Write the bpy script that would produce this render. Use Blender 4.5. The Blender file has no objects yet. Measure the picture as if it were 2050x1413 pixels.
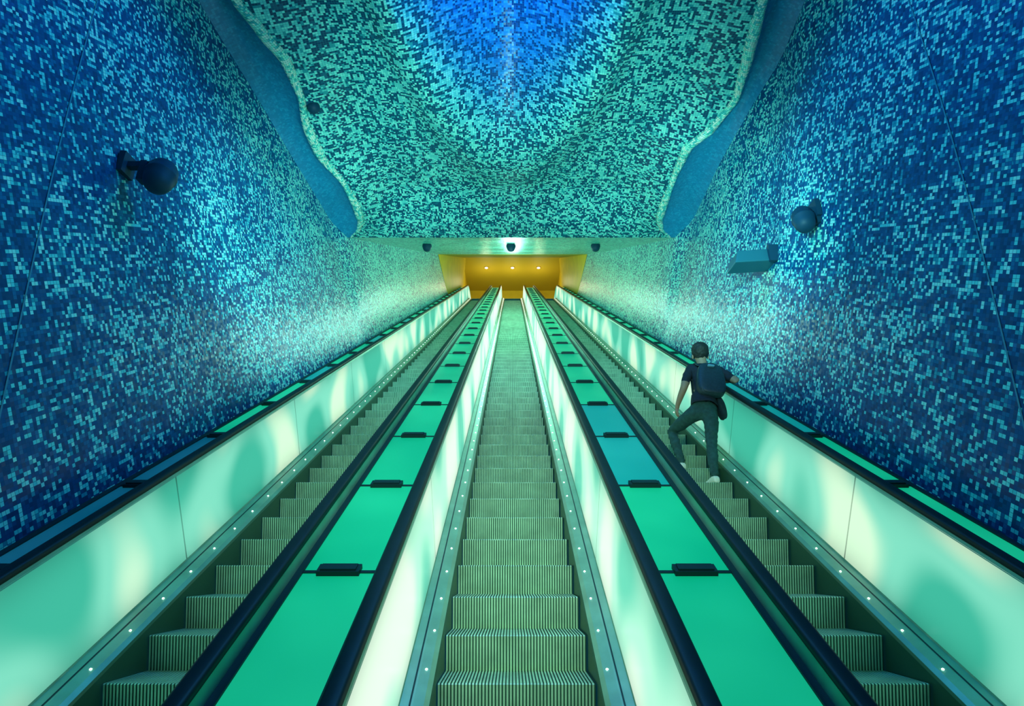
import bpy, bmesh, math, random
from mathutils import Vector, Matrix
from mathutils import noise as MN
random.seed(4)
scene=bpy.context.scene
scene.view_settings.view_transform='Standard'

# ---------------- site geometry -------------------------------------------
EYE=1.65
C30,S30=math.cos(math.radians(30)),math.sin(math.radians(30))
CA,SA=0.98616,0.1658
NOSE_V=-2.635
def WU(x,u,v):            # x across, u along the 30 deg incline, v perpendicular
    return Vector((x,u*C30-v*S30,EYE+u*S30+v*C30))
def WD(x,s,v):            # same with station s
    return WU(x,(s+v*SA)/CA,v)

# ---------------- helpers --------------------------------------------------
def link(o):
    scene.collection.objects.link(o); return o
def empty(name,loc=(0,0,0)):
    e=bpy.data.objects.new(name,None); e.location=loc; e.empty_display_size=.2
    return link(e)
def mobj(name,verts,faces,mats,parent=None,uvs=None,smooth=False,midx=None):
    me=bpy.data.meshes.new(name)
    me.from_pydata([tuple(v) for v in verts],[],faces)
    if not isinstance(mats,(list,tuple)): mats=[mats]
    for m in mats: me.materials.append(m)
    if uvs is not None:
        l=me.uv_layers.new(name='UVMap')
        for p in me.polygons:
            for li in p.loop_indices:
                l.data[li].uv=uvs[me.loops[li].vertex_index]
    if midx is not None:
        for p,i in zip(me.polygons,midx): p.material_index=i
    if smooth:
        for p in me.polygons: p.use_smooth=True
    me.update()
    o=bpy.data.objects.new(name,me)
    if parent: o.parent=parent
    return link(o)
def grid(name,rows,mats,parent=None,uvs=None,smooth=True,midx=None):
    n=len(rows);m=len(rows[0]);V=[p for r in rows for p in r]
    F=[];
    for i in range(n-1):
        for j in range(m-1):
            F.append((i*m+j,i*m+j+1,(i+1)*m+j+1,(i+1)*m+j))
    U=None
    if uvs: U=[p for r in uvs for p in r]
    return mobj(name,V,F,mats,parent,U,smooth,midx)
class MB:
    def __init__(s): s.v=[];s.f=[];s.m=[]
    def add(s,v,f,m=0):
        b=len(s.v); s.v+=[Vector(p) for p in v]; s.f+=[tuple(i+b for i in q) for q in f]; s.m+=[m]*len(f)
    def hexa(s,p,m=0):   # 8 pts bottom 4, top 4
        s.add(p,[(0,3,2,1),(4,5,6,7),(0,1,5,4),(1,2,6,5),(2,3,7,6),(3,0,4,7)],m)
    def ibox(s,x0,x1,u0,u1,v0,v1,m=0):
        s.hexa([WU(x0,u0,v0),WU(x1,u0,v0),WU(x1,u1,v0),WU(x0,u1,v0),WU(x0,u0,v1),WU(x1,u0,v1),WU(x1,u1,v1),WU(x0,u1,v1)],m)
    def box(s,x0,x1,y0,y1,z0,z1,m=0):
        s.hexa([(x0,y0,z0),(x1,y0,z0),(x1,y1,z0),(x0,y1,z0),(x0,y0,z1),(x1,y0,z1),(x1,y1,z1),(x0,y1,z1)],m)
    def obj(s,name,mats,parent=None,smooth=False):
        return mobj(name,s.v,s.f,mats,parent,None,smooth,s.m)

# ---------------- materials ------------------------------------------------
def newmat(name):
    m=bpy.data.materials.new(name); m.use_nodes=True
    nt=m.node_tree; return m,nt,nt.nodes['Principled BSDF']
def N(nt,t,**k):
    n=nt.nodes.new(t)
    for a,b in k.items(): setattr(n,a,b)
    return n
def simple(name,col,rough=.5,metal=0,emit=None,es=0,noise=0,nscale=8,spec=.5):
    m,nt,b=newmat(name)
    b.inputs['Roughness'].default_value=rough; b.inputs['Metallic'].default_value=metal
    b.inputs['Specular IOR Level'].default_value=spec
    if noise:
        tc=N(nt,'ShaderNodeTexCoord'); ns=N(nt,'ShaderNodeTexNoise'); ns.inputs['Scale'].default_value=nscale
        ns.inputs['Detail'].default_value=4
        nt.links.new(tc.outputs['Object'],ns.inputs['Vector'])
        r=N(nt,'ShaderNodeValToRGB'); r.color_ramp.elements[0].position=.3; r.color_ramp.elements[1].position=.7
        r.color_ramp.elements[0].color=[c*(1-noise) for c in col]+[1]
        r.color_ramp.elements[1].color=[min(1,c*(1+noise)) for c in col]+[1]
        nt.links.new(ns.outputs['Fac'],r.inputs['Fac']); nt.links.new(r.outputs['Color'],b.inputs['Base Color'])
    else: b.inputs['Base Color'].default_value=(*col,1)
    if emit:
        b.inputs['Emission Color'].default_value=(*emit,1); b.inputs['Emission Strength'].default_value=es
    return m
def math_(nt,op,a,b=None,c=None,clamp=False):
    n=N(nt,'ShaderNodeMath',operation=op); n.use_clamp=clamp
    for i,v in enumerate((a,b,c)):
        if v is None: continue
        if isinstance(v,(int,float)): n.inputs[i].default_value=v
        else: nt.links.new(v,n.inputs[i])
    return n.outputs[0]
def cramp(nt,stops,v):
    cr=N(nt,'ShaderNodeValToRGB'); cr.color_ramp.interpolation='CONSTANT'
    el=cr.color_ramp.elements
    el[0].position=stops[0][0]; el[0].color=(*stops[0][1],1)
    el[1].position=stops[1][0]; el[1].color=(*stops[1][1],1)
    for p,c in stops[2:]:
        e=el.new(p); e.color=(*c,1)
    nt.links.new(v,cr.inputs['Fac']); return cr.outputs['Color']

def mosaic(name,stops,tile=.036,grad=None,clump=.35,clscale=1.3,jit=.22,rough=.3,grout=(.004,.03,.07),pair=.45,gw=.46,spec=.5,alt=None):
    """stops: list (pos,color) constant ramp over per-tile random. grad: (u0,u1,g0,g1) added by UV.x
       pair: share of neighbouring tiles that carry the same glass colour (short dashes, L shapes)
       alt: second palette laid where the 'crater' attribute is high (tile by tile transition)"""
    m,nt,b=newmat(name); L=nt.links.new
    uv=N(nt,'ShaderNodeUVMap'); uv.uv_map='UVMap'
    sc=N(nt,'ShaderNodeVectorMath',operation='SCALE'); sc.inputs['Scale'].default_value=1/tile
    L(uv.outputs['UV'],sc.inputs[0])
    fl=N(nt,'ShaderNodeVectorMath',operation='FLOOR'); L(sc.outputs[0],fl.inputs[0])
    fr=N(nt,'ShaderNodeVectorMath',operation='FRACTION'); L(sc.outputs[0],fr.inputs[0])
    wn=N(nt,'ShaderNodeTexWhiteNoise',noise_dimensions='2D'); L(fl.outputs[0],wn.inputs['Vector'])
    sx=N(nt,'ShaderNodeSeparateColor'); L(wn.outputs['Color'],sx.inputs[0])
    o1=math_(nt,'LESS_THAN',sx.outputs[1],pair); o2=math_(nt,'LESS_THAN',sx.outputs[2],.5)
    cx=N(nt,'ShaderNodeCombineXYZ'); L(math_(nt,'MULTIPLY',o1,o2),cx.inputs[0]); L(math_(nt,'MULTIPLY',o1,math_(nt,'SUBTRACT',1.0,o2)),cx.inputs[1])
    f2=N(nt,'ShaderNodeVectorMath',operation='ADD'); L(fl.outputs[0],f2.inputs[0]); L(cx.outputs[0],f2.inputs[1])
    wn2=N(nt,'ShaderNodeTexWhiteNoise',noise_dimensions='2D'); L(f2.outputs[0],wn2.inputs['Vector'])
    ns=N(nt,'ShaderNodeTexNoise',noise_dimensions='2D'); ns.inputs['Scale'].default_value=clscale; ns.inputs['Detail'].default_value=3
    L(uv.outputs['UV'],ns.inputs['Vector'])
    v=math_(nt,'ADD',wn2.outputs['Value'],math_(nt,'MULTIPLY',math_(nt,'SUBTRACT',ns.outputs['Fac'],.5),clump*2))
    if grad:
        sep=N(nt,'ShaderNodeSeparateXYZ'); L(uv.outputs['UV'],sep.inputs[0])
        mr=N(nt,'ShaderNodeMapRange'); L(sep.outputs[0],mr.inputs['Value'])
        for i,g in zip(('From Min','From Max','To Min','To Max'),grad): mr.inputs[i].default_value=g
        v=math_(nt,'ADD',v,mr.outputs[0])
    col=cramp(nt,stops,v)
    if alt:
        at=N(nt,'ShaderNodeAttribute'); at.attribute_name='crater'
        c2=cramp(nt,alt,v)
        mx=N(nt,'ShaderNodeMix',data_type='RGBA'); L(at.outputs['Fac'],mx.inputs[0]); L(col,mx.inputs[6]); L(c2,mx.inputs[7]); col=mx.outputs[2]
    sp=N(nt,'ShaderNodeSeparateXYZ'); L(fr.outputs[0],sp.inputs[0])
    gx=math_(nt,'GREATER_THAN',math_(nt,'ABSOLUTE',math_(nt,'SUBTRACT',sp.outputs[0],.5)),gw)
    gy=math_(nt,'GREATER_THAN',math_(nt,'ABSOLUTE',math_(nt,'SUBTRACT',sp.outputs[1],.5)),gw)
    g=math_(nt,'MAXIMUM',gx,gy)
    mx=N(nt,'ShaderNodeMix',data_type='RGBA'); L(g,mx.inputs[0]); L(col,mx.inputs[6]); mx.inputs[7].default_value=(*grout,1)
    L(mx.outputs[2],b.inputs['Base Color'])
    ge=N(nt,'ShaderNodeNewGeometry')
    s1=N(nt,'ShaderNodeVectorMath',operation='SUBTRACT'); L(wn.outputs['Color'],s1.inputs[0]); s1.inputs[1].default_value=(.5,.5,.5)
    s2=N(nt,'ShaderNodeVectorMath',operation='SCALE'); L(s1.outputs[0],s2.inputs[0]); s2.inputs['Scale'].default_value=jit
    s3=N(nt,'ShaderNodeVectorMath',operation='ADD'); L(s2.outputs[0],s3.inputs[0]); L(ge.outputs['Normal'],s3.inputs[1])
    s4=N(nt,'ShaderNodeVectorMath',operation='NORMALIZE'); L(s3.outputs[0],s4.inputs[0]); L(s4.outputs[0],b.inputs['Normal'])
    b.inputs['Roughness'].default_value=rough; b.inputs['Specular IOR Level'].default_value=spec
    return m
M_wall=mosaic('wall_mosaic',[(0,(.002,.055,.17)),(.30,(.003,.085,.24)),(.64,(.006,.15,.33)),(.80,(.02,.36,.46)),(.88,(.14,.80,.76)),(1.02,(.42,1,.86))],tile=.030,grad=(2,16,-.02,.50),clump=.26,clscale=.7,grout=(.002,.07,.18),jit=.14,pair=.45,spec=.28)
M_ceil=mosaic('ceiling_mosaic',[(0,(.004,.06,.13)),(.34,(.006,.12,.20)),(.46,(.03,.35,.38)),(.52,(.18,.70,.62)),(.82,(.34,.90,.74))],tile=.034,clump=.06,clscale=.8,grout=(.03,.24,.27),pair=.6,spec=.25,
   alt=[(0,(.003,.05,.20)),(.30,(.005,.09,.34)),(.42,(.01,.20,.55)),(.60,(.02,.28,.68)),(.90,(.05,.40,.78))])  # blue glow of the crater put into these tile colours
M_tun=mosaic('tunnel_mosaic',[(0,(.02,.30,.31)),(.25,(.05,.52,.46)),(.5,(.18,.8,.66)),(.8,(.36,.98,.78))],tile=.038,clump=.2,spec=.15)
M_fin=mosaic('fin_mosaic',[(0,(.012,.23,.44)),(.4,(.016,.27,.50)),(.8,(.022,.33,.56))],tile=.03,clump=.2,jit=.08,grout=(.012,.22,.41))
M_lip=mosaic('lip_mosaic',[(0,(.08,.60,.55)),(.3,(.4,1,.75)),(.6,(1,1,.8))],tile=.034,clump=.2,jit=.7,rough=.15)
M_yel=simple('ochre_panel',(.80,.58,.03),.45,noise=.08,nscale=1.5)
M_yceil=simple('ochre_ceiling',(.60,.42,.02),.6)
M_black=simple('black_rubber',(.005,.013,.016),.5,noise=.2,spec=.3)
M_dark=simple('dark_trim',(.004,.028,.032),.5,.0,spec=.3)
M_steel=simple('brushed_steel',(.20,.42,.30),.40,.4,noise=.15,nscale=5)
M_skirt=simple('skirt_steel',(.04,.12,.075),.4,.4)
M_rib=simple('step_aluminium',(.46,.76,.52),.42,.15,noise=.18,nscale=6)
M_val=simple('step_groove',(.035,.13,.085),.6,.2)
M_led=simple('led',(.9,1,.95),.3,emit=(.85,1,.95),es=9)
M_fix=simple('fixture_housing',(.006,.05,.095),.55,spec=.3)
M_box=simple('speaker_housing',(.02,.15,.20),.5)
M_floor=simple('landing_stone',(.05,.16,.2),.3,noise=.3,nscale=3)
M_lamp=simple('downlight_lens',(1,.9,.6),.3,emit=(1,.92,.65),es=5)
M_fixw=simple('downlight_trim',(.5,.3,.05),.4)

def glow_panel(name,c0,c1,c2,st0,p0,p1):
    m,nt,b=newmat(name); L=nt.links.new
    uv=N(nt,'ShaderNodeUVMap'); uv.uv_map='UVMap'
    oi=N(nt,'ShaderNodeObjectInfo')
    off=N(nt,'ShaderNodeCombineXYZ'); L(math_(nt,'MULTIPLY',oi.outputs['Random'],37),off.inputs[0])
    ad=N(nt,'ShaderNodeVectorMath',operation='ADD'); L(uv.outputs['UV'],ad.inputs[0]); L(off.outputs[0],ad.inputs[1])
    mp=N(nt,'ShaderNodeMapping'); mp.inputs['Scale'].default_value=(.95,.9,1); L(ad.outputs[0],mp.inputs['Vector'])
    ns=N(nt,'ShaderNodeTexNoise',noise_dimensions='2D'); ns.inputs['Scale'].default_value=1; ns.inputs['Detail'].default_value=0.2
    L(mp.outputs[0],ns.inputs['Vector'])
    cr=N(nt,'ShaderNodeValToRGB'); cr.color_ramp.interpolation='EASE'
    e=cr.color_ramp.elements
    e[0].position=p0; e[0].color=(*c0,1)
    e[1].position=p1; e[1].color=(*c2,1)
    k=e.new((p0+p1)/2); k.color=(*c1,1)
    L(ns.outputs['Fac'],cr.inputs['Fac'])
    sp=N(nt,'ShaderNodeSeparateXYZ'); L(uv.outputs['UV'],sp.inputs[0])
    f=math_(nt,'FRACT',math_(nt,'DIVIDE',math_(nt,'SUBTRACT',sp.outputs[0],4.43),2.58))
    seam=math_(nt,'LESS_THAN',f,.006)
    e1=math_(nt,'ABSOLUTE',math_(nt,'SUBTRACT',math_(nt,'DIVIDE',sp.outputs[1],.735),.5))
    fall=math_(nt,'MULTIPLY',math_(nt,'POWER',math_(nt,'MULTIPLY',e1,2),3),.35)
    st=math_(nt,'SUBTRACT',math_(nt,'SUBTRACT',st0,math_(nt,'MULTIPLY',seam,.5)),fall)
    L(cr.outputs['Color'],b.inputs['Emission Color']); L(st,b.inputs['Emission Strength'])
    b.inputs['Base Color'].default_value=(.01,.06,.04,1); b.inputs['Roughness'].default_value=.35; b.inputs['Specular IOR Level'].default_value=.3
    return m
M_glow=glow_panel('backlit_glass',(.05,.48,.33),(.22,.74,.54),(.70,1.0,.70),1.02,.31,.70)
M_glow2=glow_panel('backlit_glass_bright',(.14,.66,.46),(.46,.93,.68),(.80,1.0,.80),1.06,.25,.60)
def deckmat(name,c,e,es):
    m,nt,b=newmat(name); L=nt.links.new
    tc=N(nt,'ShaderNodeTexCoord'); ns=N(nt,'ShaderNodeTexNoise'); ns.inputs['Scale'].default_value=.8
    L(tc.outputs['Object'],ns.inputs['Vector'])
    cr=N(nt,'ShaderNodeValToRGB'); cr.color_ramp.elements[0].position=.3; cr.color_ramp.elements[1].position=.75
    cr.color_ramp.elements[0].color=(e[0]*.7,e[1]*.7,e[2]*.7,1); cr.color_ramp.elements[1].color=(e[0]*1.5+.012,e[1]*1.2,e[2]*1.2,1)
    L(ns.outputs['Fac'],cr.inputs['Fac']); L(cr.outputs['Color'],b.inputs['Emission Color'])
    b.inputs['Emission Strength'].default_value=es
    b.inputs['Base Color'].default_value=(*c,1); b.inputs['Roughness'].default_value=.3
    return m
M_deck=deckmat('green_glass',(.0,.24,.12),(.0,.48,.23),.85)
M_deckb=deckmat('teal_glass',(.0,.20,.20),(.0,.32,.27),.75)
M_deckd=deckmat('blue_glass',(.0,.10,.16),(.0,.14,.22),.5)

# ---------------- path of the escalator nose line --------------------------
def nz(y): return .57735*y-1.39245
def bez(a,b,c,n=7):
    return [tuple((1-t)**2*a[i]+2*t*(1-t)*b[i]+t*t*c[i] for i in range(2)) for t in [k/n for k in range(n+1)]]
YB=1.39245/.57735; YT=32.9; ZT=nz(YT)
PATH=[(.95,0)]+bez((1.9,0),(YB,0),(2.92,nz(2.92)))
for y in [4,6,8,12,16,20,24,28]: PATH.append((y,nz(y)))
PATH+=bez((32.4,nz(32.4)),(YT,ZT),(33.4,ZT))+[(34.4,ZT)]
ARC=[0]
for a,b in zip(PATH,PATH[1:]): ARC.append(ARC[-1]+math.dist(a,b))
u_at=(PATH[8][0]-1.3175)/C30
a8=ARC[8]
ARC=[a-a8+u_at for a in ARC]
def sweep(name,prof,mat,parent,xo=0,mirror=1,closed=False,path=PATH,arc=ARC,smooth=False,caps=False):
    pr=list(prof)
    if closed: pr=pr+[pr[0]]
    L=[0]
    for a,b in zip(pr,pr[1:]): L.append(L[-1]+math.dist(a,b))
    rows=[];uv=[]
    for i,p in enumerate(path):
        def dr(a,b):
            d=Vector((b[0]-a[0],b[1]-a[1])); return d.normalized()
        d1=dr(path[i-1],p) if i else dr(p,path[1])
        d2=dr(p,path[i+1]) if i<len(path)-1 else d1
        n1=Vector((-d1.y,d1.x)); n2=Vector((-d2.y,d2.x)); n=(n1+n2).normalized(); k=1/max(.3,n.dot(n1))
        rows.append([Vector((xo+mirror*x,p[0]+n.x*h*k,p[1]+n.y*h*k)) for x,h in pr])
        uv.append([(arc[i],l) for l in L])
    o=grid(name,rows,mat,parent,uv,smooth)
    if caps and closed:
        bm=bmesh.new(); bm.from_mesh(o.data)
        bmesh.ops.remove_doubles(bm,verts=bm.verts,dist=1e-5)
        bmesh.ops.holes_fill(bm,edges=[e for e in bm.edges if e.is_boundary],sides=0)
        bm.to_mesh(o.data); bm.free()
    return o

# ---------------- one step -------------------------------------------------
def step_mesh():
    prof=[(.075,-.245),(.062,-.20),(.045,-.145),(.026,-.085),(.010,-.035),(.0,-.006),(.006,0),(.20,0),(.47,0)]
    inn =[(.083,-.245),(.070,-.20),(.053,-.145),(.034,-.085),(.018,-.035),(.009,-.008),(.012,-.009),(.20,-.009),(.47,-.009)]
    nr=46; w=.99/nr
    V=[];F=[];MI=[]
    cols=[]
    for i in range(nr):
        x=-.495+i*w
        cols+= [(x,0),(x+w*.56,0),(x+w*.60,1),(x+w*.96,1)]
    cols.append((.495,0))
    m=len(prof)
    for x,t in cols:
        for p in (inn if t else prof): V.append((x,p[0],p[1]))
    for i in range(len(cols)-1):
        for j in range(m-1):
            F.append((i*m+j,(i+1)*m+j,(i+1)*m+j+1,i*m+j+1)); MI.append(0 if (cols[i][1]==0 and cols[i+1][1]==0) else 1)
    return V,F,MI
SV,SF,SM=step_mesh()
U0=5.477
def hand_prof():
    c=(.745,.90); P=[]
    for k in range(16):
        a=2*math.pi*k/16
        cx=math.copysign(abs(math.cos(a))**.6,math.cos(a)); sy=math.copysign(abs(math.sin(a))**.7,math.sin(a))
        P.append((c[0]+.046*cx,c[1]+.027*sy))
    return P
def escalator(xc,k):
    par=empty('escalator',(0,0,0))
    V=SV
    kk=math.floor((2.0-U0)/.4619)
    us=U0+kk*.4619; p=WU(0,us,NOSE_V)
    cnt=int((36.4-us)/.4619)
    o=mobj('steps',[(x+xc,y+p.y,z+p.z) for x,y,z in V],SF,[M_rib,M_val],par,None,False,SM)
    a=o.modifiers.new('run','ARRAY'); a.count=cnt; a.use_relative_offset=False; a.use_constant_offset=True
    a.constant_offset_displace=(0,.4,.23094)
    b=MB(); b.box(xc-.50,xc+.50,.95,p.y+.05,-.02,.004,0)
    for i in range(46):
        x=xc-.495+i*.99/46+.006; b.box(x,x+.007,p.y+.04,p.y+.12,-.01,.006,1)
    b.box(xc-.5,xc+.5,YT-.1,34.4,ZT-.02,ZT+.004,0)
    b.obj('comb_plate',[M_steel,M_dark],par)
    for s,nm in ((-1,'a'),(1,'b')):
        sweep('skirt_'+nm,[(.503,-.30),(.503,.05),(.512,.068)],M_skirt,par,xc,s)
        sweep('inner_deck_'+nm,[(.512,.068),(.54,.09),(.60,.105),(.672,.115),(.678,.135)],M_steel,par,xc,s)
        sweep('deck_groove_'+nm,[(.612,.1085),(.622,.1105)],M_dark,par,xc,s)
        sweep('glass_panel_'+nm,[(.676,.13),(.683,.38),(.69,.62),(.698,.862)],M_glow2 if abs(xc)<1 else M_glow,par,xc,s)
        sweep('rail_base_'+nm,[(.696,.855),(.706,.884),(.785,.884),(.797,.80),(.80,.70)],M_steel,par,xc,s)
        sweep('handrail_'+nm,hand_prof(),M_black,par,xc,s,True,smooth=True,caps=True)
        b=MB(); u=2.05
        while u<36.2:
            c=Vector((xc+s*.565,u,NOSE_V+.098))
            r=.0085+.00009*max(0,u-6)
            ring=[];
            for q in range(6):
                t=q*math.pi/3; ring.append(WU(c.x+r*math.cos(t),c.y+r*math.sin(t),c.z))
            b.add(ring+[WU(c.x,c.y,c.z+.007)],[(q,(q+1)%6,6) for q in range(6)])
            u+=.374
        b.obj('skirt_lights_'+nm,M_led,par)
        b=MB(); P=[]
        for xx in (.676,.80):
            P.append([Vector((xc+s*xx,.95-.48*math.sin(t),.42-.48*math.cos(t)+.0)) for t in [j*math.pi/10 for j in range(11)]])
        vv=P[0]+P[1]; n=11
        b.add(vv,[(i,i+1,n+i+1,n+i) for i in range(n-1)]+[tuple(range(n)),tuple(range(n,2*n))])
        b.obj('newel_'+nm,M_dark,par)
    return par
for i,xc in enumerate((0,-2.1,2.1)): escalator(xc,i)

# ---------------- glass decks between the escalators -----------------------
DV=NOSE_V+.80
def divider(x0,x1,outer,seed):
    par=empty('escalator_divider')
    b=MB(); c=MB()
    ph=(3.356+DV*SA)/CA - 2*1.29
    u=ph; i=0
    while u<35:
        m=0
        if not outer:
            if seed==2 and i in (3,4): m=1
        else:
            if seed==3: m=2 if i<4 else (0 if i%3 else 1)
            else: m=1 if i in (4,5,) else 0
        b.ibox(x0,x1,u+.012,min(u+1.278,36),DV-.02,DV,m)
        xm=(x0+x1)/2; hw=.125 if not outer else .10
        c.ibox(x0,x1,u-.013,u+.013,DV-.02,DV+.006,0)
        c.ibox(xm-hw,xm+hw,u-.042,u+.042,DV+.0,DV+.03,0)
        c.ibox(xm-hw+.02,xm+hw-.02,u-.03,u+.03,DV+.03,DV+.04,0)
        u+=1.29;i+=1
    b.obj('deck_glass',[M_deck,M_deckb,M_deckd],par); c.obj('deck_clips',[M_dark],par)
    d=MB()
    d.ibox(x0-.0,x1+.0,.9,35.5,DV-.06,DV-.022)
    e=.028
    d.ibox(x0-.012,x0+e,.9,35.5,DV-.02,DV+.012); d.ibox(x1-e,x1+.012,.9,35.5,DV-.02,DV+.012)
    d.obj('deck_frame',[M_dark],par)
    return par
divider(-1.29,-.81,False,1); divider(.81,1.29,False,2)
divider(-3.24,-2.915,True,3); divider(2.915,3.24,True,4)

# ---------------- shell ----------------------------------------------------
def prof_t(t): return 13-5.5*t,.45+2.95*t
def interp(tab,t):
    if t<=tab[0][0]: return tab[0][1]
    for (a,x),(b,y) in zip(tab,tab[1:]):
        if t<=b:
            f=(t-a)/(b-a); f=f*f*(3-2*f)*.5+f*.5
            return x+(y-x)*f
    return tab[-1][1]
LIPL=[(0,3.72),(.06,3.45),(.12,3.31),(.213,3.28),(.326,3.32),(.474,3.54),(.603,3.54),(.715,3.41),(.829,3.395),(.915,3.56),(.991,3.70),(1.2,3.95),(1.8,4.2)]
LIPR=[(0,3.6),(.06,3.3),(.13,3.15),(.235,3.12),(.38,3.10),(.51,3.12),(.593,3.41),(.70,3.57),(.81,3.48),(.9,3.39),(.991,3.31),(1.2,3.4),(1.8,4.0)]
TOPL=[(0,3.8),(.12,3.99),(.603,4.1),(.991,4.2),(1.8,4.45)]
TOPR=[(0,3.70),(.12,3.90),(.44,3.85),(.66,3.89),(.83,3.96),(.991,3.87),(1.8,4.3)]
def wall(side,TOP,name):
    st=[]
    for s in (-6,-3,0,1.5): st.append((s,s,3.33,TOP[-1][1]+.2,5.76))
    n=40
    for i in range(n+1):
        t=1.8*(1-i/n); s,v=prof_t(t); st.append((s,s,3.33,interp(TOP,t),v))
    for s in (14,16,19,22): 
        f=(s-13)/19; st.append((s,s,3.33,3.75-.35*f,.45*(1-f)))
    st.append((29.6,25.8,3.30,3.40,.15))
    rows=[];uv=[];nw=16
    for sb,stp,xb,xt,vt in st:
        r=[];q=[]
        for j in range(nw+1):
            w=j/nw; s=sb+(stp-sb)*w; v=-1.93+(vt+1.93)*w
            x=xb+(xt-xb)*w+.10*math.sin(math.pi*w)*min(1,max(0,(13-s)/4))
            r.append(WD(side*x,s,v)); q.append((s/CA,v))
        rows.append(r);uv.append(q)
    for r,q,s in zip(rows,uv,st):
        r.insert(0,WD(side*3.33,s[0],-3.4)); q.insert(0,(s[0]/CA,-3.4))
    grid(name,rows,M_wall,None,uv)
    rows=[]
    for sb,stp,xb,xt,vt in [(29.6,25.8,3.29,3.39,.15),(37.2,37.2,3.26,3.05,-.02)]:
        rows.append([WD(side*(xb+(xt-xb)*w),sb+(stp-sb)*w,-2.3+(vt+2.3)*w) for w in [j/6 for j in range(7)]])
    return rows
RL=wall(-1,TOPL,'wall_left'); RR=wall(1,TOPR,'wall_right')
par=empty('ochre_portal')
grid('lining_a',RL,M_yel,par); grid('lining_b',RR,M_yel,par)

def sm(x): x=max(0,min(1,x)); return x*x*(3-2*x)
NA=Vector((.4727,.8812))
rows=[];uv=[];cra=[]
NT,NS=130,110
for i in range(NT+1):
    t=1.8*i/NT; s0,v0=prof_t(t); xl=-interp(LIPL,t); xr=interp(LIPR,t); r=[];q=[]
    for j in range(NS+1):
        f=j/NS; x=xl+(xr-xl)*f
        e=min(x-xl,xr-x)
        d=.40*sm(e/.9)*sm(t/.25)
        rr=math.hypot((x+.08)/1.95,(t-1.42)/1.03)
        d+=2.2*sm((1-rr)/.8)
        d+=-.20*math.exp(-((rr-1.02)/.12)**2)
        s=s0+NA.x*d; v=v0+NA.y*d
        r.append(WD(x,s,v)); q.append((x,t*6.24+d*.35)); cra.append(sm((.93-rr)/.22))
    rows.append(r);uv.append(q)
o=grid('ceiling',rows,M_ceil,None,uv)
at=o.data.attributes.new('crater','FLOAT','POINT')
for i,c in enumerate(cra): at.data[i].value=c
def fin(side,LIP,TOP):
    par=empty('ceiling_fin')
    rows=[];uv=[];lr=[];lu=[]
    for i in range(91):
        t=1.8*i/90; s0,v0=prof_t(t); a=interp(LIP,t); b=interp(TOP,t); r=[];q=[]
        for j in range(9):
            f=j/8; d=.16*math.sin(math.pi*f)*min(1,t*6)
            r.append(WD(side*(a+(b-a)*f),s0-NA.x*d*-1,v0+NA.y*d)); q.append((a+(b-a)*f,t*6.24))
        rows.append(r);uv.append(q)
        rad=.06*min(1,.3+t*6)*(1+.5*math.sin(t*9)**2); rr=[];ru=[]
        for j in range(11):
            th=2*math.pi*j/10
            d=rad*math.sin(th)
            rr.append(WD(side*(a+rad*math.cos(th)),s0+NA.x*d,v0+NA.y*d)); ru.append((th*rad,t*6.24))
        lr.append(rr);lu.append(ru)
    grid('fin_face',rows,M_fin,par,uv); grid('fin_lip',lr,M_lip,par,lu)
fin(-1,LIPL,TOPL); fin(1,LIPR,TOPR)
rows=[];uv=[]
for s in (12.98,14,16,19,22,25.8):
    f=(s-13)/19; v=.45*(1-f); hw=3.75-.35*max(0,f)+.08
    if s<13: hw=3.85
    if s>25: hw=3.42; v=.15
    rows.append([WD(-hw+2*hw*j/8,s,v) for j in range(9)]); uv.append([(-hw+2*hw*j/8,s) for j in range(9)])
grid('tunnel_ceiling',rows,M_tun,None,uv)
rows=[[WD(-3.42+6.84*j/4,25.8,.15) for j in range(5)],[WD(-3.1+6.2*j/4,37.0,-.03) for j in range(5)]]
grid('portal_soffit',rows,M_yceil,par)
zc=WD(0,37.0,-.03).z; yc=WD(0,37.0,-.03).y
b=MB()
b.box(-3.3,3.3,37.2,37.35,ZT-.1,zc+.1,0)
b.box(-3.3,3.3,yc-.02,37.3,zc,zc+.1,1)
b.box(-3.4,-3.25,yc-3,37.3,ZT-.1,zc+.1,0); b.box(3.25,3.4,yc-3,37.3,ZT-.1,zc+.1,0)
b.box(-3.4,3.4,YT+.6,37.3,ZT-.15,ZT-.02,2)
for x0,x1 in ((-1.27,-.83),(.83,1.27)): b.box(x0,x1,YT+.5,YT+.6,ZT-.1,ZT+.9,0)
b.obj('portal_room',[M_yel,M_yceil,M_floor],par)
for x in (-1.75,0,1.75):
    e=empty('ceiling_downlight',(x,33.75,zc-.0))
    for nm,r0,z0,z1,mt in (('trim_ring',.16,-.03,.0,M_fixw),('lens',.10,-.045,-.005,M_lamp)):
        V=[];n=20
        for z in (z0,z1):
            V+=[(r0*math.cos(2*math.pi*k/n),r0*math.sin(2*math.pi*k/n),z) for k in range(n)]
        F=[(k,(k+1)%n,n+(k+1)%n,n+k) for k in range(n)]+[tuple(range(n)),tuple(range(n,2*n))]
        mobj(nm,V,F,mt,e)
b=MB(); b.box(-3.4,3.4,-5,1.0,-.12,-.02); b.obj('floor',M_floor)
for s in (-1,1):
    b=MB(); x0,x1=sorted((s*3.24,s*3.36)); b.ibox(x0,x1,-.5,35.5,-1.98,-1.87); b.obj('trim_1' if s<0 else 'trim_2',M_dark)
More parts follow.
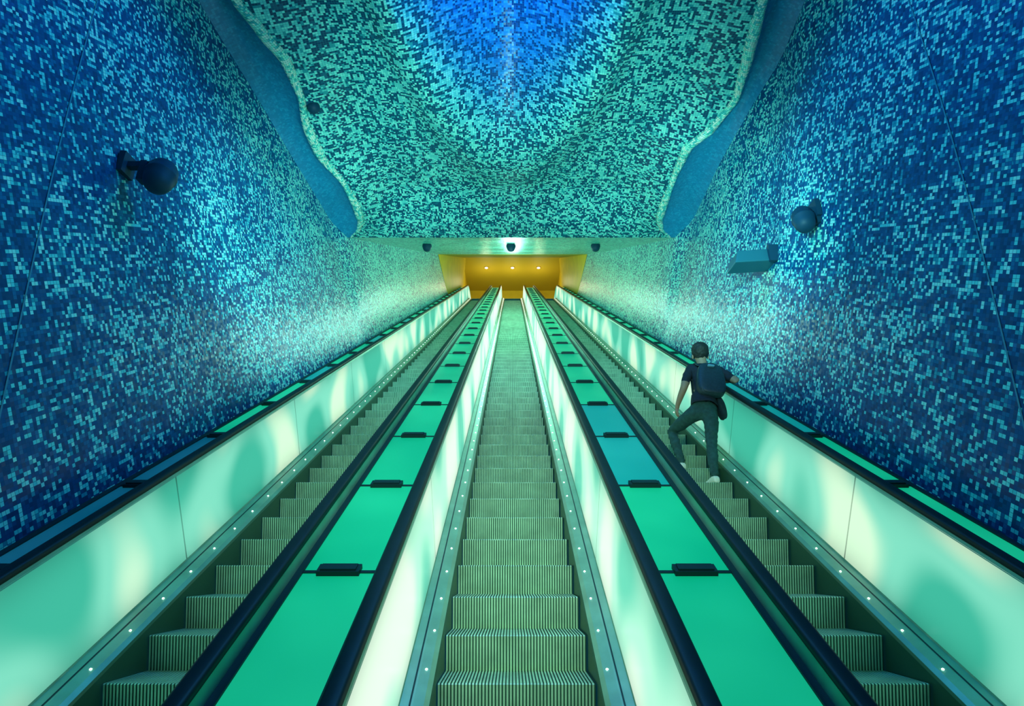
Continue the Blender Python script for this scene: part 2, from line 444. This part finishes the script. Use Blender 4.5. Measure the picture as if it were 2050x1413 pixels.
def wx(side,s,v):
    TOP=TOPL if side<0 else TOPR
    t=(13-s)/5.5
    if t>1.8: vt=5.76; xt=TOP[-1][1]+.1
    else: vt=prof_t(t)[1]; xt=interp(TOP,t)
    w=(v+1.93)/(vt+1.93)
    return 3.33+(xt-3.33)*w+.10*math.sin(math.pi*w)*min(1,max(0,(13-s)/4))
M_joint=simple('joint_seal',(.02,.24,.36),.5)
for side,ub in ((-1,3.55),(1,3.62)):
    rows=[]
    for k in range(24):
        v=-1.5+k*.2; u=ub+(v+1.3)*.66
        r=[]
        for du in (-.008,.008):
            s=(u+du)*CA-v*SA; r.append(WU(side*(wx(side,s,v)-.006),u+du,v))
        rows.append(r)
    grid('trim_3' if side<0 else 'trim_4',rows,M_joint)

# ---------------- fixtures --------------------------------------------------
def lathe(b,prof,mat4,n=20,m=0):
    V=[];
    for r,z in prof:
        for k in range(n): V.append(mat4@Vector((r*math.cos(2*math.pi*k/n),r*math.sin(2*math.pi*k/n),z)))
    F=[]
    for i in range(len(prof)-1):
        for k in range(n): F.append((i*n+k,i*n+(k+1)%n,(i+1)*n+(k+1)%n,(i+1)*n+k))
    F.append(tuple(range(n))[::-1]); F.append(tuple(range((len(prof)-1)*n,len(prof)*n)))
    b.add(V,F,m)
def spot(side,s,v,xb,sc,xw):
    p=WD(side*xb,s,v)
    e=empty('wall_spotlight',p)
    b=MB(); R=Matrix.Rotation(math.radians(6*side),4,'Y')@Matrix.Rotation(math.radians(-20),4,'X')@Matrix.Scale(sc,4)
    lathe(b,[(.02,.20),(.08,.195),(.125,.165),(.145,.11),(.15,.03),(.158,.02),(.158,0),(.15,-.01),(.14,-.10),(.115,-.165),(.07,-.20),(.02,-.21)],R)
    b.obj('housing',M_fix,e,True)
    b=MB()
    d=side*(xw-xb)
    b.box(min(0,d),max(0,d),-.035,.035,.10,.16); b.box(min(d-side*.06,d),max(d,d-side*.06),-.09,.09,.02,.24)
    b.box(min(side*.14,side*.2),max(side*.14,side*.2),-.05,.05,-.06,.16)
    b.obj('wall_arm',M_fix,e)
spot(-1,5.55,.78,3.47,.93,wx(-1,5.55,.9)+.0)
spot(1,6.85,.45,3.49,.84,wx(1,6.85,.5)+.0)
b=MB(); s=7.9; p=WD(3.05,s,.0); xw=wx(1,7.9,0)+.02
b.hexa([(3.05,p.y-.05,p.z-.10),(xw,p.y-.05,p.z-.06),(xw,p.y+.30,p.z-.06),(3.05,p.y+.30,p.z-.10),(3.12,p.y-.02,p.z+.10),(xw,p.y-.02,p.z+.14),(xw,p.y+.30,p.z+.14),(3.12,p.y+.30,p.z+.10)])
e=empty('wall_loudspeaker'); o=b.obj('cabinet',[M_box],e); bv=o.modifiers.new('b','BEVEL'); bv.width=.015; bv.segments=2
b=MB(); b.box(xw-.14,xw+.0,p.y-.09,p.y-.04,p.z-.09,p.z+.16); b.obj('bracket',M_fix,e)
for x in (-2.42,-.06,2.32):
    f=(16-13)/19; p=WD(x,16,.45*(1-f))
    e=empty('dome_camera',p)
    b=MB(); lathe(b,[(.05,.02),(.05,-.03),(.13,-.04),(.135,-.09),(.12,-.12),(.115,-.15),(.09,-.20),(.05,-.225),(.01,-.235)],Matrix.Identity(4))
    b.obj('dome',M_fix,e,True)
p=WD(-3.30,9.35,2.45); e=empty('dome_camera',p); b=MB(); lathe(b,[(.03,.16),(.05,.05),(.10,.03),(.105,-.02),(.09,-.07),(.05,-.105),(.01,-.115)],Matrix.Identity(4)); b.obj('dome',M_fix,e,True)

# ---------------- person -----------------------------------------------------
M_skin=simple('skin',(.34,.22,.14),.55); M_shirt=simple('shirt_cloth',(.008,.016,.028),.85,noise=.3,nscale=30)
M_trou=simple('trouser_cloth',(.014,.07,.065),.85,noise=.25,nscale=25)
M_shoe=simple('sneaker_white',(.75,.80,.62),.6); M_hair=simple('hair',(.012,.016,.014),.7,noise=.3,nscale=60)
M_bag=simple('backpack_nylon',(.012,.032,.044),.55,noise=.25,nscale=40); M_patch=simple('patch',(.12,.32,.42),.6)
M_jack=simple('jacket_cloth',(.008,.03,.038),.85,noise=.3,nscale=20)
M_eye=simple('eye',(.7,.7,.7),.2); M_lips=simple('lips',(.28,.10,.08),.5)
ZF=WU(0,U0+2*.4619,NOSE_V).z
def skinned(name,nodes,edges,mats,assign,parent,sub=2,root=0):
    me=bpy.data.meshes.new(name); me.from_pydata([n[:3] for n in nodes],edges,[])
    o=bpy.data.objects.new(name+'_tmp',me); link(o)
    mod=o.modifiers.new('s','SKIN'); mod.use_smooth_shade=True
    for i,n in enumerate(nodes):
        sv=me.skin_vertices[0].data[i]; r=n[3]
        sv.radius=(r,r) if not isinstance(r,tuple) else r
        sv.use_root=(i==root)
    sb=o.modifiers.new('d','SUBSURF'); sb.levels=sub; sb.render_levels=sub
    dg=bpy.context.evaluated_depsgraph_get(); dg.update()
    nm=bpy.data.meshes.new_from_object(o.evaluated_get(dg)); nm.name=name
    bpy.data.objects.remove(o)
    nm.materials.clear()
    for m in mats: nm.materials.append(m)
    for p in nm.polygons:
        p.use_smooth=True
        p.material_index=assign(p.center) if assign else 0
    ob=bpy.data.objects.new(name,nm); ob.parent=parent; link(ob); return ob
man=empty('man')
def Z(z): return ZF+z
J={}
def j(n,x,y,z,r): J[n]=(x,y,Z(z),r)
j('pelvis',2.46,7.17,.99,.130); j('waist',2.50,7.22,1.15,.125); j('chest',2.56,7.30,1.36,.150); j('uchest',2.59,7.36,1.52,.125)
j('neck',2.60,7.40,1.655,.062); j('hbase',2.60,7.425,1.745,.075); j('head',2.597,7.44,1.83,.100); j('crown',2.595,7.44,1.90,.085)
j('shL',2.405,7.37,1.57,.084); j('upL',2.335,7.34,1.45,.068); j('elL',2.280,7.29,1.315,.052); j('faL',2.235,7.35,1.20,.045); j('wrL',2.20,7.42,1.09,.031)
j('shR',2.785,7.36,1.565,.084); j('upR',2.88,7.28,1.46,.068); j('elR',2.955,7.17,1.36,.052); j('faR',2.92,7.27,1.405,.045); j('wrR',2.875,7.37,1.435,.031)
j('hdL',2.193,7.428,1.035,.030); j('hdR',2.868,7.425,1.455,.030)
j('hipL',2.365,7.19,.93,.112); j('thL',2.24,7.40,.86,.096); j('knL',2.13,7.56,.77,.074); j('caL',2.145,7.50,.60,.070); j('anL',2.17,7.41,.36,.056); j('ftL',2.17,7.41,.29,.048)
j('hipR',2.555,7.16,.92,.112); j('thR',2.52,7.13,.73,.094); j('knR',2.485,7.10,.53,.074); j('caR',2.46,7.04,.36,.070); j('anR',2.43,6.98,.13,.056); j('ftR',2.43,6.98,.06,.048)
names=list(J); idx={n:i for i,n in enumerate(names)}
E=[('pelvis','waist'),('waist','chest'),('chest','uchest'),('uchest','neck'),('neck','hbase'),('hbase','head'),('head','crown'),
('uchest','shL'),('shL','upL'),('upL','elL'),('elL','faL'),('faL','wrL'),('wrL','hdL'),('uchest','shR'),('shR','upR'),('upR','elR'),('elR','faR'),('faR','wrR'),('wrR','hdR'),
('pelvis','hipL'),('hipL','thL'),('thL','knL'),('knL','caL'),('caL','anL'),('anL','ftL'),('pelvis','hipR'),('hipR','thR'),('thR','knR'),('knR','caR'),('caR','anR'),('anR','ftR')]
def assign(c):
    best=None
    for a,b in E:
        A=Vector(J[a][:3]);B=Vector(J[b][:3]);t=max(0,min(1,(c-A).dot(B-A)/(B-A).length_squared))
        d=(c-(A+(B-A)*t)).length/(J[a][3]*(1-t)+J[b][3]*t)
        if best is None or d<best[0]: best=(d,a,b,t)
    _,a,b,t=best
    if b in('neck',): return 1 if t<.65 else 0
    if b in('hbase','head','crown'): return 0
    if b in('faL','faR','wrL','wrR','hdL','hdR'): return 0
    if b in('elL','elR'): return 1 if t<.55 else 0
    if b in('waist','chest','uchest','shL','shR','upL','upR'): return 1 if not(b=='waist' and t<.25) else 2
    return 2
body=skinned('body',[J[n] for n in names],[(idx[a],idx[b]) for a,b in E],[M_skin,M_shirt,M_trou],assign,man,3,0)
cl=set()
for p in body.data.polygons:
    if p.material_index: cl.update(p.vertices)
for i in cl:
    v=body.data.vertices[i]; q=v.co
    k=MN.noise(Vector((q.x*9,q.y*9,q.z*22)))
    v.co=q+v.normal*(.011*k)
def hand(name,wr,palm_dir,across,down,curl,k):
    wr=Vector(wr);pd=Vector(palm_dir).normalized();ac=Vector(across).normalized();dn=Vector(down).normalized()
    nodes=[(*wr,.028)];edges=[]
    pc=wr+pd*.055; nodes.append((*pc,.032)); edges.append((0,1))
    for f,(off,l) in enumerate(((-.030,.070),(-.010,.080),(.011,.075),(.031,.058))):
        base=pc+ac*off+pd*.025
        nodes.append((*base,.0125)); edges.append((1,len(nodes)-1))
        d=pd.copy(); p=base
        for q in range(3):
            d=(d*math.cos(curl)+dn*math.sin(curl)).normalized() if q==0 else (d+dn*curl*1.1).normalized()
            p=p+d*l*(.42,.33,.25)[q]; nodes.append((*p,(.0105,.0095,.008)[q])); edges.append((len(nodes)-2,len(nodes)-1))
    tb=wr+pd*.03+ac*k*.028; nodes.append((*tb,.014)); edges.append((1,len(nodes)-1))
    for q in range(2):
        tb=tb+(pd*.7+ac*k*.6+dn*.35).normalized()*.032; nodes.append((*tb,.0115-.001*q)); edges.append((len(nodes)-2,len(nodes)-1))
    return skinned(name,nodes,edges,[M_skin],None,man,1,1)
hand('hand_left',(2.197,7.424,Z(1.075)),(-.12,.12,-1),(0,1,.1),(1,.1,0),.35,1)
hand('hand_right',(2.87,7.375,Z(1.435)),(-.10,.85,.45),(1,0,0),(0,.25,-.95),.45,-1)
def shoe(name,x,y,z,yaw):
    sec=[(-.045,.028,.055),(-.03,.036,.085),(.02,.040,.095),(.07,.042,.085),(.12,.046,.062),(.17,.050,.050),(.215,.046,.040),(.245,.030,.028),(.255,.012,.018)]
    V=[];F=[];n=12
    R=Matrix.Rotation(yaw,4,'Z')
    for yy,w,h in sec:
        for k in range(n):
            a=2*math.pi*k/n; cx=math.copysign(abs(math.cos(a))**.6,math.cos(a)); cz=math.copysign(abs(math.sin(a))**.6,math.sin(a))
            V.append(Vector((x,y,z))+R@Vector((w*1.1*cx,yy,h/2+h/2*cz)))
    for i in range(len(sec)-1):
        for k in range(n): F.append((i*n+k,(i+1)*n+k,(i+1)*n+(k+1)%n,i*n+(k+1)%n))
    F.append(tuple(range(n))); F.append(tuple(range((len(sec)-1)*n,len(sec)*n))[::-1])
    o=mobj(name,V,F,M_shoe,man,None,True); s=o.modifiers.new('s','SUBSURF'); s.levels=1; s.render_levels=1
STEP_Z=.23094
shoe('shoe_right',2.43,6.95,Z(.001),math.radians(6)); shoe('shoe_left',2.17,7.375,Z(STEP_Z+.001),math.radians(12))
def sell(name,c,r,p,rot,mat,parent,n=18,mfun=None):
    V=[];F=[]
    sg=lambda a,e: math.copysign(abs(a)**e,a)
    for i in range(n+1):
        ph=-math.pi/2+math.pi*i/n
        for k in range(2*n):
            th=math.pi*k/n
            q=Vector((r[0]*sg(math.cos(ph),p)*sg(math.cos(th),p),r[1]*sg(math.cos(ph),p)*sg(math.sin(th),p),r[2]*sg(math.sin(ph),p)))
            if mfun: q=mfun(q)
            V.append(Vector(c)+rot@q)
    for i in range(n):
        for k in range(2*n): F.append((i*2*n+k,i*2*n+(k+1)%(2*n),(i+1)*2*n+(k+1)%(2*n),(i+1)*2*n+k))
    return mobj(name,V,F,mat,parent,None,True)
LR=Matrix.Rotation(math.radians(-20),3,'X')@Matrix.Rotation(math.radians(8),3,'Y')
sell('backpack',(2.585,7.135,Z(1.36)),(.185,.090,.262),.55,LR,M_bag,man,22,lambda q:Vector((q.x*(1-.18*max(0,q.z/.262)),q.y,q.z)))
sell('backpack_pocket',(2.575,7.052,Z(1.26)),(.145,.04,.13),.5,LR,M_bag,man)
sell('shirt_mark',(2.60,7.085,Z(1.545)),(.045,.02,.012),.4,LR,M_patch,man,8)
for s,nm in ((-1,'l'),(1,'r')):
    sx=2.585+s*.115
    skinned('strap_'+nm,[(sx,7.18,Z(1.58),(.022,.01)),(sx,7.32,Z(1.665),(.022,.01)),(sx,7.45,Z(1.62),(.022,.01)),(sx+s*.01,7.50,Z(1.48),(.022,.01)),(sx+s*.04,7.42,Z(1.25),(.018,.008)),(sx+s*.02,7.22,Z(1.17),(.018,.008))],[(i,i+1) for i in range(5)],[M_bag],None,man,1,0)
I3=Matrix.Identity(3)
sell('hair',(2.596,7.418,Z(1.878)),(.112,.122,.130),.9,Matrix.Rotation(math.radians(18),3,'X'),M_hair,man,40,
  lambda q: q*(1+.09*MN.noise(q*28)+.05*MN.noise(q*60)))
for s in (-1,1): sell('ear_'+('l' if s<0 else 'r'),(2.598+s*.106,7.44,Z(1.80)),(.012,.020,.033),.9,I3,M_skin,man,8)
sell('nose',(2.597,7.545,Z(1.815)),(.014,.022,.024),.9,I3,M_skin,man,8)
for s in (-1,1): sell('eye_'+('l' if s<0 else 'r'),(2.597+s*.034,7.530,Z(1.845)),(.014,.010,.009),.9,I3,M_eye,man,8)
sell('mouth',(2.597,7.528,Z(1.765)),(.026,.010,.007),.9,I3,M_lips,man,8)
def hem(name,c,rt,rb,h,mat,rot,open_=0):
    rows=[]
    for i in range(6):
        f=i/5; r=[]
        for k in range(25):
            a=2*math.pi*k/24; w=1+.05*math.sin(5*a+f*2)*f
            r.append(Vector(c)+rot@Vector(((rt[0]+(rb[0]-rt[0])*f)*w*math.cos(a),(rt[1]+(rb[1]-rt[1])*f)*w*math.sin(a),-h*f)))
        rows.append(r)
    o=grid(name,rows,mat,man); m=o.modifiers.new('t','SOLIDIFY'); m.thickness=.006
hem('shirt_hem',(2.495,7.215,Z(1.16)),(.150,.125),(.170,.145),.17,M_shirt,LR)
sell('jacket',(2.685,7.17,Z(1.0)),(.050,.10,.16),.75,Matrix.Rotation(math.radians(-6),3,'Y'),M_jack,man,24,lambda q:q*(1+.22*MN.noise(Vector((q.x*14,q.y*14,q.z*5)))))

# ---------------- lights -----------------------------------------------------
def plight(name,loc,col,e,r=.3,sf=1):
    l=bpy.data.lights.new(name,'POINT'); l.color=col; l.energy=e; l.shadow_soft_size=r; l.specular_factor=sf
    o=bpy.data.objects.new(name,l); o.location=loc; link(o)
def slight(name,loc,tgt,col,e,ang,r=.15,sf=1):
    l=bpy.data.lights.new(name,'SPOT'); l.color=col; l.energy=e; l.shadow_soft_size=r; l.spot_size=math.radians(ang); l.spot_blend=1; l.specular_factor=sf
    o=bpy.data.objects.new(name,l); o.location=loc; o.rotation_euler=(Vector(tgt)-Vector(loc)).to_track_quat('-Z','Y').to_euler(); link(o)
plight('hall_fill_blue',WD(0,4.6,2.0),(.12,.68,1),130,.6,.5)  # added blue fill for the hall, no fixture behind it
plight('crater_lamp',WD(-.05,6.9,5.3),(.03,.30,1),380,.4)
for s,e_ in ((15.2,70),(18.5,120),(22,120),(25.5,110)): plight('tunnel_fill',WD(0,s,-.9),(.42,1,.74),e_,.3,.05)  # added fill row brightening the tunnel, not real fittings
slight('wall_fill',WD(-1.2,4,.8),WD(-3.6,10.5,-.3),(.32,1,.95),1250,60,.4,.5)  # added fill for the left wall, hung in mid-air away from the fixtures
slight('wall_fill',WD(1.2,4,.8),WD(3.6,10.5,-.3),(.32,1,.95),1250,60,.4,.5)  # same added fill for the right wall
slight('ceiling_fill',WD(0,4.5,-.5),WD(0,10.8,1.5),(.34,1,.92),1500,84,.3,.3)  # added upward fill to brighten the ceiling, no such fitting
slight('step_fill',WD(0,.5,2.2),WD(0,6.5,-2.6),(.7,1,.75),1000,62,.3,.5)  # added fill from the camera side to brighten the risers
for x in (-1.75,0,1.75): plight('portal_lamp',(x,33.9,zc-1.1),(1,.88,.5),36,.3,.1)
w=bpy.data.worlds.new('world'); scene.world=w; w.use_nodes=True
w.node_tree.nodes['Background'].inputs[0].default_value=(.008,.20,.40,1); w.node_tree.nodes['Background'].inputs[1].default_value=.36

# ---------------- camera -----------------------------------------------------
cam=bpy.data.cameras.new('camera'); cam.sensor_width=36; cam.lens=36*1136/2050
co=bpy.data.objects.new('camera',cam); link(co)
co.location=(-.03,0,EYE); co.rotation_euler=(math.radians(90+20.46),0,math.radians(.0))
cam.clip_start=.05; cam.clip_end=200
scene.camera=co
